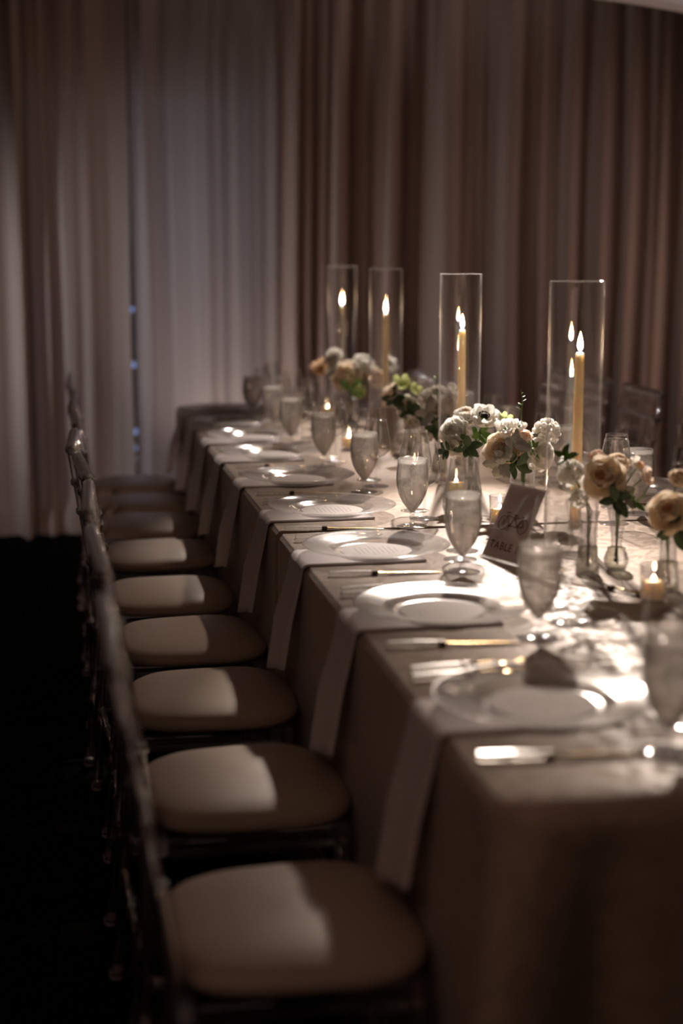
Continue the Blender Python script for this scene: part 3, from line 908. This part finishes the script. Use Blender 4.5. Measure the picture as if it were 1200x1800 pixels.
# ------------------------------------------------------------------ table cards
def make_card(label, loc, phi, lean, w, h, text):
    """paper card in a clear slanted acrylic stand; local x runs along the card, local y points behind it"""
    t = thing('table_card', label, 'card', loc, phi)
    mx = Matrix.Rotation(-lean, 4, 'X')
    MB().box((w / 2, 0.0, h / 2 + .004), (w, .0008, h), 0, mx).build('paper', 'cardpaper', t, False)
    st = MB()
    st.box((w / 2, -.0030, h / 2 + .002), (w + .012, .0022, h + .010), .0006, mx)
    st.box((w / 2, .0030, h / 2 + .002), (w + .012, .0022, h + .010), .0006, mx)
    st.box((w / 2, .045, .0018), (w + .012, .105, .0024), .0006)
    st.build('stand', 'glass', t, False)
    if text:
        def at(u, v):
            return mx @ Vector((u * w, -.0010, v * h + .004))
        bk = MB()
        k = w / 100.0
        def P(x, y):
            return mx @ Vector((w / 2 + x * k, -.0010, .004 + h * .50 + y * k))
        def ln(pts, r=.45):
            bk.sweep([P(*p) for p in pts], r * k, 5)
        for cx, cy in ((-27, -4), (27, -4)):
            for R, r in ((13, .7),):
                ln([(cx + R * math.cos(a * PI / 12), cy + R * math.sin(a * PI / 12)) for a in range(25)], r)
            for a in range(6):
                ln([(cx - 12.5 * math.cos(a * PI / 6), cy - 12.5 * math.sin(a * PI / 6)), (cx + 12.5 * math.cos(a * PI / 6), cy + 12.5 * math.sin(a * PI / 6))], .2)
        for pts in ([(-27, -4), (-21, 12)], [(-21, 12), (-21.5, 15), (-17, 17)], [(-21, 10), (2, 9), (22, 11)], [(-21, 8), (-8, -7)], [(-8, -7), (14, -7)], [(14, -7), (22, 12)], [(-8, -7), (-1, 13)],
                    [(-1, 9), (14, -7)], [(14, -7), (27, -4)], [(27, -4), (21, 10)], [(-8, -7), (-11, -12)], [(14, -7), (17, -12)]):
            ln(pts, .8)
        ln([(-5, 14), (3, 14)], 1.3)
        ln([(18, 13), (26, 13)], 1.3)
        ln([(-27, 15), (-20, 17)], .9)
        ln([(-12, -7), (-4, -7)], 1.6)
        bk.build('bicycle_print', 'redink', t)
        fc = bpy.data.curves.new('lettering', 'FONT')
        fc.body = text
        fc.size = 0.025
        fc.space_character = 1.15
        fc.align_x = 'CENTER'
        fc.offset = 0.0004
        fc.materials.append(M['redink'])
        fo = bpy.data.objects.new('lettering_curve', fc)
        COL.objects.link(fo)
        me = bpy.data.meshes.new_from_object(fo.evaluated_get(bpy.context.evaluated_depsgraph_get()))
        bpy.data.objects.remove(fo)
        fo = put('lettering', me)
        fo.parent = t
        fo.matrix_local = mx @ Matrix.Translation((w / 2, -.0009, .004 + h * .12)) @ Matrix.Rotation(PI / 2, 4, 'X')
    return t
make_card('white table number card with a maroon tandem bicycle in a slanted clear stand', (0.395, 1.480, TOP + .0022), -1.215, 0.458, 0.125, 0.172, 'TABLE 1')
make_card('small grey card back standing in front of the third vase far down the table', (0.545, 3.40, TOP + .0022), -0.35, 0.25, 0.100, 0.13, None)

# ------------------------------------------------------------------ vases and flowers
def vase(label, loc, prof, waterz, group='small glass vases along the centre'):
    t = thing('bud_vase', label, 'vase', loc, 0, group)
    MB().lathe([(0, .0005)] + shell(prof, .002), 40).build('glass', 'stemglass', t)
    wp = [(0, .004)]
    for r, z in prof:
        if .003 < z < waterz:
            wp.append((max(.001, r - .0030), z))
    wp += [(wp[-1][0], waterz), (0, waterz)]
    MB().lathe(wp, 32).build('water', 'vasewater', t)
    return t
BULB = [(.014, 0), (.022, .004), (.0265, .016), (.0270, .026), (.0225, .040), (.0130, .050), (.0115, .058), (.0130, .080), (.0175, .110), (.0235, .140)]
CYL = [(.030, 0), (.0320, .003), (.0320, .05), (.0320, .125)]
WIDE = [(.044, 0), (.047, .003), (.047, .05), (.047, .105)]
FLUTE = [(.024, 0), (.026, .004), (.024, .03), (.018, .060), (.016, .09), (.0185, .115), (.024, .135)]
VASES = {'A': (0.625, 4.12), 'B': (0.625, 3.13), 'C': (0.63, 2.745), 'D': (0.555, 2.14), 'E': (0.635, 1.935), 'F': (0.636, 1.287), 'G': (0.665, 1.085), 'H': (0.562, 1.262)}
vase('clear cylinder vase under the farthest bouquet', (*VASES['A'], TOP), CYL, .08)
vase('wide clear cylinder vase under the lime green hellebores', (*VASES['B'], TOP), WIDE, .07)
vase('clear fluted vase under the large white ranunculus', (*VASES['C'], TOP), FLUTE, .07)
vase('clear faceted vase holding the black centred anemone', (*VASES['D'], TOP), FLUTE, .075)
vase('clear cylinder vase behind the table card', (*VASES['E'], TOP), CYL, .08)
vase('clear bulb shaped bud vase right of the spoon', (*VASES['F'], TOP), BULB, .050)
vase('clear bud vase under the peach rose at the right edge', (*VASES['G'], TOP), FLUTE, .06)
vase('clear fluted bud vase with white stock left of the bulb shaped vase', (*VASES['H'], TOP), FLUTE, .06)
VTOP = {'H': .135, 'A': .125, 'B': .105, 'C': .135, 'D': .135, 'E': .125, 'F': .140, 'G': .135}

def petal_mesh(name, mat, w, l, cup, curl, ruffle, seed, nu=6, nv=6, tip=0.75):
    """petal grows along +z from the origin, hollow side towards -y"""
    def fn(u, v):
        s = 2 * u - 1
        wid = w * (math.sin(PI * min(1, 0.12 + 0.62 * v)) ** 0.8) * (1 - (1 - tip) * v ** 4)
        x = s * wid
        z = l * v * (1 - 0.16 * s * s * v)
        y = -cup * w * (s * s) * (0.5 + 0.5 * v) + l * (0.30 * math.sin(PI * v * 0.9) + curl * v ** 3)
        y += ruffle * w * v * v * math.sin(s * 7 + seed) + ruffle * w * .6 * v * noise.noise(Vector((s * 2, v * 2, seed)))
        return (x, y, z)
    return MB().grid(fn, nu, nv).mesh(name, mat)
PET = {}
def petal(mat, key, *a):
    k = (mat, key)
    if k not in PET:
        PET[k] = petal_mesh('petal', mat, *a)
    return PET[k]
SPH = MB().lathe([(0, -1), (.5, -.87), (.87, -.5), (1, 0), (.87, .5), (.5, .87), (0, 1)], 12)
def ball(r, c=(0, 0, 0)):
    return Matrix.Translation(c) @ Matrix.Scale(r, 4)
def put_petal(t, me, az, tilt, base=(0, 0, 0), s=1.0, nm='petal'):
    o = put(nm, me, t)
    o.matrix_local = Matrix.Translation(base) @ Matrix.Rotation(az, 4, 'Z') @ Matrix.Rotation(-tilt, 4, 'X') @ Matrix.Scale(s, 4)
    return o
def flower(kind, loc, r, face, label, v, cols):
    r *= 1.14
    d = Vector(face).normalized()
    q = d.to_track_quat('Z', 'Y')
    t = thing(kind, label, 'flower', loc, 0, 'cut flowers in the vases')
    t.rotation_mode = 'QUATERNION'
    t.rotation_quaternion = q
    fr = random.Random(hash_(label))
    a0 = fr.uniform(0, 6.28)
    c_in, c_out = cols
    if kind == 'garden_rose':
        lay = [(3, .10, .42, c_in, 'i', -.30), (4, .28, .55, c_in, 'i', -.26), (5, .48, .72, c_out, 'm', -.24), (5, .80, .88, c_out, 'm', -.26), (6, 1.12, 1.0, c_out, 'o', -.34), (6, 1.38, 1.02, c_out, 'o', -.42)]
    elif kind == 'ranunculus':
        lay = [(4, .12, .40, c_in, 'i', -.30), (5, .32, .52, c_in, 'i', -.28), (6, .55, .68, c_in, 'm', -.26), (7, .82, .82, c_out, 'm', -.28), (8, 1.10, .95, c_out, 'r', -.34), (8, 1.36, 1.0, c_out, 'r', -.42), (7, 1.62, .96, c_out, 'r', -.48)]
    elif kind == 'anemone':
        lay = [(5, 1.12, .95, c_out, 'a', -.12), (5, 1.36, 1.0, c_out, 'a', -.14)]
    elif kind == 'hellebore':
        lay = [(5, 1.02, .98, c_out, 'a', -.10)]
    elif kind == 'sweet_pea':
        lay = [(2, .45, .62, c_in, 'm', -.1), (3, .95, .95, c_out, 'r', -.1), (2, 1.35, 1.0, c_out, 'r', -.14)]
    else:
        lay = []
    for i, (n, tl, s, mt, key, z) in enumerate(lay):
        prm = {'i': (.50, .80, .75, -.35, .02, 1), 'm': (.55, .86, .60, -.10, .03, 2), 'o': (.62, .95, .38, .16, .06, 3), 'r': (.52, .96, .30, .05, .10, 4), 'a': (.42, .98, .30, -.12, .03, 5)}[key]
        me = petal(mt, key, *prm)
        for k in range(n):
            put_petal(t, me, a0 + i * .7 + 2 * PI * k / n + fr.uniform(-.12, .12), tl + fr.uniform(-.09, .09), (0, 0, z * r * .9), r * s * fr.uniform(.94, 1.06))
    if kind == 'anemone':
        e = MB().add(SPH.v, SPH.f, Matrix.Translation((0, 0, .10 * r)) @ Matrix.Diagonal((.20 * r, .20 * r, .13 * r, 1)))
        for k in range(26):
            a = k * 2.4
            rr = r * (.26 + .10 * ((k * 7) % 5) / 5)
            e.sweep([(.1 * r * math.cos(a), .1 * r * math.sin(a), .02 * r), (rr * math.cos(a), rr * math.sin(a), .13 * r)], .012 * r, 4)
            e.add(SPH.v, SPH.f, ball(.035 * r, (rr * math.cos(a), rr * math.sin(a), .14 * r)))
        e.build('dark_eye', 'anemone_eye', t)['label'] = 'black centre of the white anemone'
    if kind in ('ranunculus', 'hellebore'):
        e = MB().add(SPH.v, SPH.f, Matrix.Translation((0, 0, (.02 if kind == 'ranunculus' else .0) * r)) @ Matrix.Diagonal((.13 * r, .13 * r, .16 * r, 1)))
        e.build('flower_eye', 'lime_petal', t)
    if kind == 'stock':
        me = petal(c_out, 'f', .52, .95, .25, .0, .05, 6)
        nf = 15
        for k in range(nf):
            th = math.acos(1 - 1.25 * (k + .5) / nf)
            ph_ = k * 2.4
            dd = Vector((math.sin(th) * math.cos(ph_), math.sin(th) * math.sin(ph_), math.cos(th)))
            fm = MB()
            base = dd * r * .62
            mxf = Matrix.Translation(base) @ dd.to_track_quat('Z', 'Y').to_matrix().to_4x4()
            pv = [vv.co.copy() for vv in me.vertices]
            pf = [tuple(p.vertices) for p in me.polygons]
            for j in range(4):
                fm.add(pv, pf, mxf @ Matrix.Rotation(j * PI / 2 + k, 4, 'Z') @ Matrix.Rotation(-1.15, 4, 'X') @ Matrix.Scale(r * .40, 4))
            fm.add(SPH.v, SPH.f, mxf @ ball(r * .06))
            fm.build('floret', c_out, t)
        MB().sweep([(0, 0, -r * .4), (0, 0, r * .5)], r * .10, 6).build('core', 'leaf', t)
    # calyx and stem down into the vase
    inv = t.matrix_basis.inverted() if False else (Matrix.Translation(Vector(loc)) @ q.to_matrix().to_4x4()).inverted()
    base = Vector(loc) - d * r * (.30 if kind not in ('anemone', 'sweet_pea', 'hellebore') else .12)
    vx, vy = VASES[v]
    jx, jy = fr.uniform(-.006, .006), fr.uniform(-.006, .006)
    mouth = Vector((vx + jx, vy + jy, TOP + VTOP[v] + .002))
    foot = Vector((vx - jx * .6, vy - jy * .6, TOP + .014 + .01 * fr.random()))
    mid = base.lerp(mouth, .5) - d * r * .35 if (base - mouth).length > .02 else base.lerp(mouth, .5)
    pts = [base, base - d * r * .2, mid, mouth, mouth.lerp(foot, .5), foot]
    # smooth
    sm = []
    for i in range(len(pts) - 1):
        for k in range(3):
            u = k / 3
            p0, p1, p2, p3 = pts[max(0, i - 1)], pts[i], pts[i + 1], pts[min(len(pts) - 1, i + 2)]
            sm.append(.5 * ((2 * p1) + (-p0 + p2) * u + (2 * p0 - 5 * p1 + 4 * p2 - p3) * u * u + (-p0 + 3 * p1 - 3 * p2 + p3) * u ** 3))
    sm.append(pts[-1])
    st = MB().sweep([inv @ p for p in sm], .0016 if r < .03 else .0020, 6)
    st.build('stem', 'stem', t)
    MB().lathe([(0, -.34 * r if kind in ('garden_rose', 'ranunculus') else -.16 * r), (.20 * r, -.24 * r if kind in ('garden_rose', 'ranunculus') else -.06 * r), (.10 * r, 0), (0, .02 * r)], 10).build('calyx', 'leaf', t)
    return t
def hash_(s):
    h = 7
    for ch in s:
        h = (h * 31 + ord(ch)) % 1000003
    return h
WH, CR_, BL, PE = ('white_petal', 'white_petal'), ('cream_petal', 'white_petal'), ('blush_petal', 'cream_petal'), ('peach_petal', 'blush_petal')
FL = [
 ('garden_rose', (0.603, 4.1, 0.955), 0.0607, (-0.3, -0.8, 0.5), 'large cream garden rose at the front of the farthest vase', 'A', ('cream_petal', 'cream_petal')),
 ('ranunculus', (0.681, 4.12, 1.004), 0.0452, (0.2, -0.5, 0.8), 'white ranunculus at the top of the farthest bouquet', 'A', WH),
 ('garden_rose', (0.728, 4.08, 0.943), 0.0428, (0.5, -0.7, 0.4), 'smaller cream rose low on the right of the farthest bouquet', 'A', BL),
 ('sweet_pea', (0.493, 4.06, 0.984), 0.0445, (-0.8, -0.4, 0.4), 'tan sweet pea sticking out left of the farthest bouquet', 'A', ('tan_petal', 'tan_petal')),
 ('stock', (0.565, 4.14, 1.022), 0.0361, (-0.3, -0.3, 0.9), 'pale budding stock flower at the upper left of the farthest bouquet', 'A', WH),
 ('hellebore', (0.639, 4.03, 0.886), 0.0334, (0.0, -0.9, 0.3), 'green flower hanging under the large far cream rose', 'A', ('lime_petal', 'lime_petal')),
 ('anemone', (0.767, 4.05, 0.994), 0.0381, (0.6, -0.6, 0.5), 'white anemone facing the second candle from the far end', 'A', WH),
 ('hellebore', (0.607, 3.16, 0.996), 0.0379, (-0.2, -0.6, 0.8), 'lime green hellebore at the top of the third vase', 'B', ('lime_petal', 'lime_petal')),
 ('hellebore', (0.647, 3.14, 0.976), 0.0322, (0.5, -0.5, 0.7), 'lime green hellebore on the right of the third vase', 'B', ('lime_petal', 'lime_petal')),
 ('ranunculus', (0.617, 3.12, 0.93), 0.0377, (0.1, -0.9, 0.3), 'cream white bloom below the lime green hellebores', 'B', CR_),
 ('sweet_pea', (0.56, 3.1, 0.974), 0.0318, (-0.7, -0.6, 0.3), 'pale blush sweet pea left of the lime green hellebores', 'B', BL),
 ('sweet_pea', (0.62, 3.08, 0.877), 0.0319, (0.1, -0.8, -0.3), 'cream petals drooping under the lime green hellebores', 'B', CR_),
 ('ranunculus', (0.621, 2.75, 0.993), 0.0559, (-0.2, -0.6, 0.8), 'large white ranunculus standing left of the second nearest hurricane cylinder', 'C', WH),
 ('sweet_pea', (0.672, 2.76, 1.014), 0.0298, (0.4, -0.3, 0.8), 'white sweet pea seen through the second nearest hurricane cylinder', 'C', WH),
 ('garden_rose', (0.655, 2.72, 0.955), 0.0383, (0.5, -0.7, 0.2), 'blush rose under the large white ranunculus', 'C', BL),
 ('sweet_pea', (0.57, 2.7, 0.883), 0.0277, (-0.5, -0.7, -0.2), 'white petals hanging low beside the dark stems', 'C', WH),
 ('ranunculus', (0.507, 2.16, 0.962), 0.041, (-0.7, -0.6, 0.5), 'white ranunculus at the left edge of the anemone vase', 'D', WH),
 ('ranunculus', (0.557, 2.2, 1.001), 0.0338, (-0.1, -0.4, 0.9), 'white ranunculus at the top of the anemone vase', 'D', CR_),
 ('ranunculus', (0.503, 2.12, 0.926), 0.0301, (-0.6, -0.8, -0.1), 'shaded white ranunculus low on the left of the anemone vase', 'D', WH),
 ('anemone', (0.566, 2.055, 1.008), 0.040, (0.05, -0.55, 0.80), 'white anemone with a black centre facing upward', 'D', WH),
 ('garden_rose', (0.629, 2.18, 0.997), 0.0291, (0.2, -0.5, 0.8), 'cream rose bud behind the black centred anemone', 'D', CR_),
 ('hellebore', (0.614, 2.02, 1.003), 0.0236, (0.3, -0.6, 0.8), 'small green hellebore to the right of the anemone', 'E', ('lime_petal', 'lime_petal')),
 ('ranunculus', (0.568, 1.9, 0.945), 0.0486, (-0.4, -0.8, 0.4), 'large blush ranunculus behind the table card', 'E', BL),
 ('sweet_pea', (0.582, 1.92, 0.994), 0.0315, (-0.2, -0.5, 0.8), 'white sweet pea above the large blush ranunculus', 'E', WH),
 ('sweet_pea', (0.622, 1.93, 0.997), 0.0216, (0.1, -0.5, 0.8), 'small white sweet pea next to the leafy sprig', 'E', WH),
 ('garden_rose', (0.633, 1.92, 0.967), 0.0345, (0.3, -0.6, 0.7), 'peach rose at the back of the vase behind the table card', 'E', PE),
 ('stock', (0.69, 1.92, 0.98), 0.0404, (0.3, -0.5, 0.8), 'bright white stock blossoms beside the nearest hurricane cylinder', 'E', WH),
 ('garden_rose', (0.67, 1.88, 0.932), 0.0415, (0.4, -0.8, 0.2), 'white rose low beside the nearest hurricane cylinder', 'E', CR_),
 ('hellebore', (0.632, 1.86, 0.936), 0.0156, (0.1, -0.9, 0.3), 'small pale bud low among the blossoms behind the card', 'E', ('white_petal', 'white_petal')),
 ('garden_rose', (0.592, 1.27, 0.967), 0.0454, (-0.55, -0.75, 0.35), 'large peach hearted garden rose in the bulb vase', 'F', ('peach_petal', 'cream_petal')),
 ('stock', (0.535, 1.3, 0.97), 0.0336, (-0.6, -0.4, 0.6), 'white stock spike at the left of the bulb vase', 'H', WH),
 ('garden_rose', (0.607, 1.34, 1.004), 0.0183, (-0.1, -0.3, 0.9), 'peach rose bud at the top of the bulb vase', 'F', PE),
 ('ranunculus', (0.653, 1.33, 0.993), 0.0256, (0.1, -0.4, 0.9), 'frilly blush ranunculus at the back of the bulb vase', 'F', BL),
 ('sweet_pea', (0.677, 1.28, 0.985), 0.0253, (0.5, -0.5, 0.6), 'white and orange sweet pea at the right of the bulb vase', 'F', ('peach_petal', 'white_petal')),
 ('sweet_pea', (0.688, 1.26, 0.965), 0.0228, (0.8, -0.5, 0.2), 'pink sweet pea hanging right of the bulb vase', 'F', ('blush_petal', 'blush_petal')),
 ('stock', (0.541, 1.27, 0.922), 0.0239, (-0.6, -0.7, -0.2), 'white stock blossoms drooping at the lower left of the bulb vase', 'H', WH),
 ('garden_rose', (0.634, 1.02, 0.937), 0.041, (-0.5, -0.7, 0.5), 'peach garden rose cut by the right edge of the picture', 'G', ('peach_petal', 'cream_petal')),
 ('ranunculus', (0.692, 1.1, 0.992), 0.0205, (0.2, -0.5, 0.8), 'cream ranunculus above the peach rose at the right edge', 'G', BL),
]
for a in FL:
    flower(*a)
def leaf_mesh(name, mat, w, l, lobes=0):
    def fn(u, v):
        s = 2 * u - 1
        wid = w * math.sin(PI * min(1, .06 + .92 * v)) ** .75
        if lobes:
            wid *= 0.72 + 0.34 * abs(math.sin(v * PI * lobes))
        return (s * wid, -.18 * w * (1 - abs(s)) + .25 * l * v * v, l * v)
    return MB().grid(fn, 6, 12).mesh(name, mat)
LEAF = {'leaf': leaf_mesh('leaf', 'leaf', .26, 1.0), 'darkleaf': leaf_mesh('leaf', 'darkleaf', .26, 1.0), 'dusty': leaf_mesh('leaf', 'dusty', .36, 1.0, 3)}
def sprig(kind, loc, r, face, label, v, mat, n=6):
    r *= 1.2
    d = Vector(face).normalized()
    q = d.to_track_quat('Z', 'Y')
    t = thing(kind, label, 'foliage', loc, 0, 'leaf sprigs in the vases')
    t.rotation_mode = 'QUATERNION'
    t.rotation_quaternion = q
    fr = random.Random(hash_(label))
    for k in range(n):
        put_petal(t, LEAF[mat], k * 2.4 + fr.random(), fr.uniform(.5, 1.25), (0, 0, -r * .5 + r * .12 * k), r * fr.uniform(.8, 1.15), 'leaf')
    inv = (Matrix.Translation(Vector(loc)) @ q.to_matrix().to_4x4()).inverted()
    vx, vy = VASES[v]
    mouth = Vector((vx + fr.uniform(-.009, .009), vy + fr.uniform(-.009, .009), TOP + VTOP[v] + .002))
    foot = Vector((vx, vy, TOP + .02))
    b = Vector(loc) + d * r * .05
    MB().sweep([inv @ p for p in (b, Vector(loc) - d * r * .5, (Vector(loc) - d * r * .6).lerp(mouth, .5), mouth, foot)], .0014, 6).build('stem', 'stem', t)
for a in [
 ('green_leaf_sprig', (0.625, 4.05, 0.900), 0.0492, (0.3, -0.8, 0.3), 'fresh green leaf sprig under the farthest roses', 'A', 'leaf'),
 ('dusty_miller', (0.54, 4.08, 0.984), 0.0447, (-0.6, -0.5, 0.4), 'grey dusty leaf sprig at the left of the farthest bouquet', 'A', 'dusty'),
 ('green_leaf_sprig', (0.562, 3.1, 0.955), 0.045, (-0.5, -0.7, 0.2), 'dark green leaf sprig on the left of the third vase', 'B', 'darkleaf'),
 ('dusty_miller', (0.58, 2.7, 0.952), 0.038, (-0.7, -0.7, 0.1), 'grey leaf sprig at the left of the large white ranunculus', 'C', 'dusty'),
 ('green_leaf_sprig', (0.602, 2.7, 0.905), 0.045, (-0.2, -0.9, -0.2), 'dark green foliage under the large white ranunculus', 'C', 'darkleaf'),
 ('green_leaf_sprig', (0.561, 2.06, 0.964), 0.0357, (0.3, -0.8, 0.2), 'green leaf sprig under the black centred anemone', 'D', 'leaf'),
 ('green_leaf_sprig', (0.475, 2.1, 0.915), 0.024, (-0.8, -0.5, -0.1), 'small green leaf sprig low at the left of the anemone vase', 'D', 'darkleaf'),
 ('dusty_miller', (0.586, 1.86, 0.962), 0.0339, (0.5, -0.8, 0.2), 'grey dusty leaves in front of the blush ranunculus', 'E', 'dusty'),
 ('dusty_miller', (0.553, 1.86, 0.915), 0.0368, (-0.3, -0.8, -0.4), 'grey dusty leaves hanging below the blush ranunculus', 'E', 'dusty'),
 ('green_leaf_sprig', (0.641, 1.87, 0.945), 0.0228, (0.5, -0.7, 0.2), 'green leaf sprig right of the blush ranunculus', 'E', 'leaf'),
 ('green_leaf_sprig', (0.517, 1.3, 1.008), 0.024, (-0.6, -0.5, 0.6), 'bright green leaf at the upper left of the bulb vase', 'H', 'leaf'),
 ('green_leaf_sprig', (0.656, 1.25, 0.913), 0.0239, (0.8, -0.6, 0.0), 'green leaf sprig low at the right of the bulb vase', 'F', 'leaf'),
 ('dusty_miller', (0.638, 1.26, 0.931), 0.0311, (0.3, -0.8, -0.1), 'dark grey leaves under the frilly blush ranunculus', 'F', 'dusty'),
 ('green_leaf_sprig', (0.655, 1.03, 0.900), 0.038, (0.0, -0.9, -0.2), 'dark foliage under the peach rose at the right edge', 'G', 'darkleaf'),
 ('green_leaf_sprig', (0.535, 2.10, 0.925), 0.036, (-0.2, -0.9, 0.1), 'dark leaf sprig over the mouth of the anemone vase', 'D', 'darkleaf'),
 ('green_leaf_sprig', (0.600, 1.88, 0.905), 0.036, (0.3, -0.9, 0.0), 'dark leaf sprig over the mouth of the vase behind the table card', 'E', 'darkleaf'),
 ('green_leaf_sprig', (0.618, 1.25, 0.920), 0.032, (-0.2, -0.9, 0.1), 'dark leaf sprig over the mouth of the bulb shaped vase', 'F', 'darkleaf'),
 ('green_leaf_sprig', (0.640, 2.71, 0.910), 0.040, (0.4, -0.8, 0.0), 'dark leaf sprig on the right under the blush rose', 'C', 'darkleaf'),
 ('green_leaf_sprig', (0.630, 3.09, 0.905), 0.040, (0.2, -0.9, 0.0), 'dark leaf sprig over the mouth of the wide cylinder vase', 'B', 'darkleaf'),
]:
    sprig(*a)
# tall bare sprig standing above the blossoms
def tall_sprig(label, base, h, v, nleaf):
    t = thing('tall_leaf_sprig', label, 'foliage', base, 0, 'leaf sprigs in the vases')
    vx, vy = VASES[v]
    pts = [Vector((vx, vy, TOP + .02)) - Vector(base), Vector((vx, vy, TOP + VTOP[v])) - Vector(base), Vector((0, 0, 0)), Vector((.003, 0, h * .5)), Vector((-.002, .002, h))]
    MB().sweep(pts, [.0014, .0014, .0013, .0011, .0007], 6).build('stem', 'stem', t)
    for k in range(nleaf):
        z = h * (.15 + .85 * k / nleaf)
        put_petal(t, LEAF['leaf'], (0.3 if k % 2 else PI) + PI / 2 * ((k % 3) - 1), .8, (0, 0, z), .018 - .002 * k, 'leaf')
tall_sprig('thin upright sprig with small green leaves above the table card bouquet', (0.633, 1.95, 1.025), .062, 'E', 5)
tall_sprig('small green sprig standing up from the large white ranunculus', (0.610, 2.72, 1.035), .035, 'C', 3)
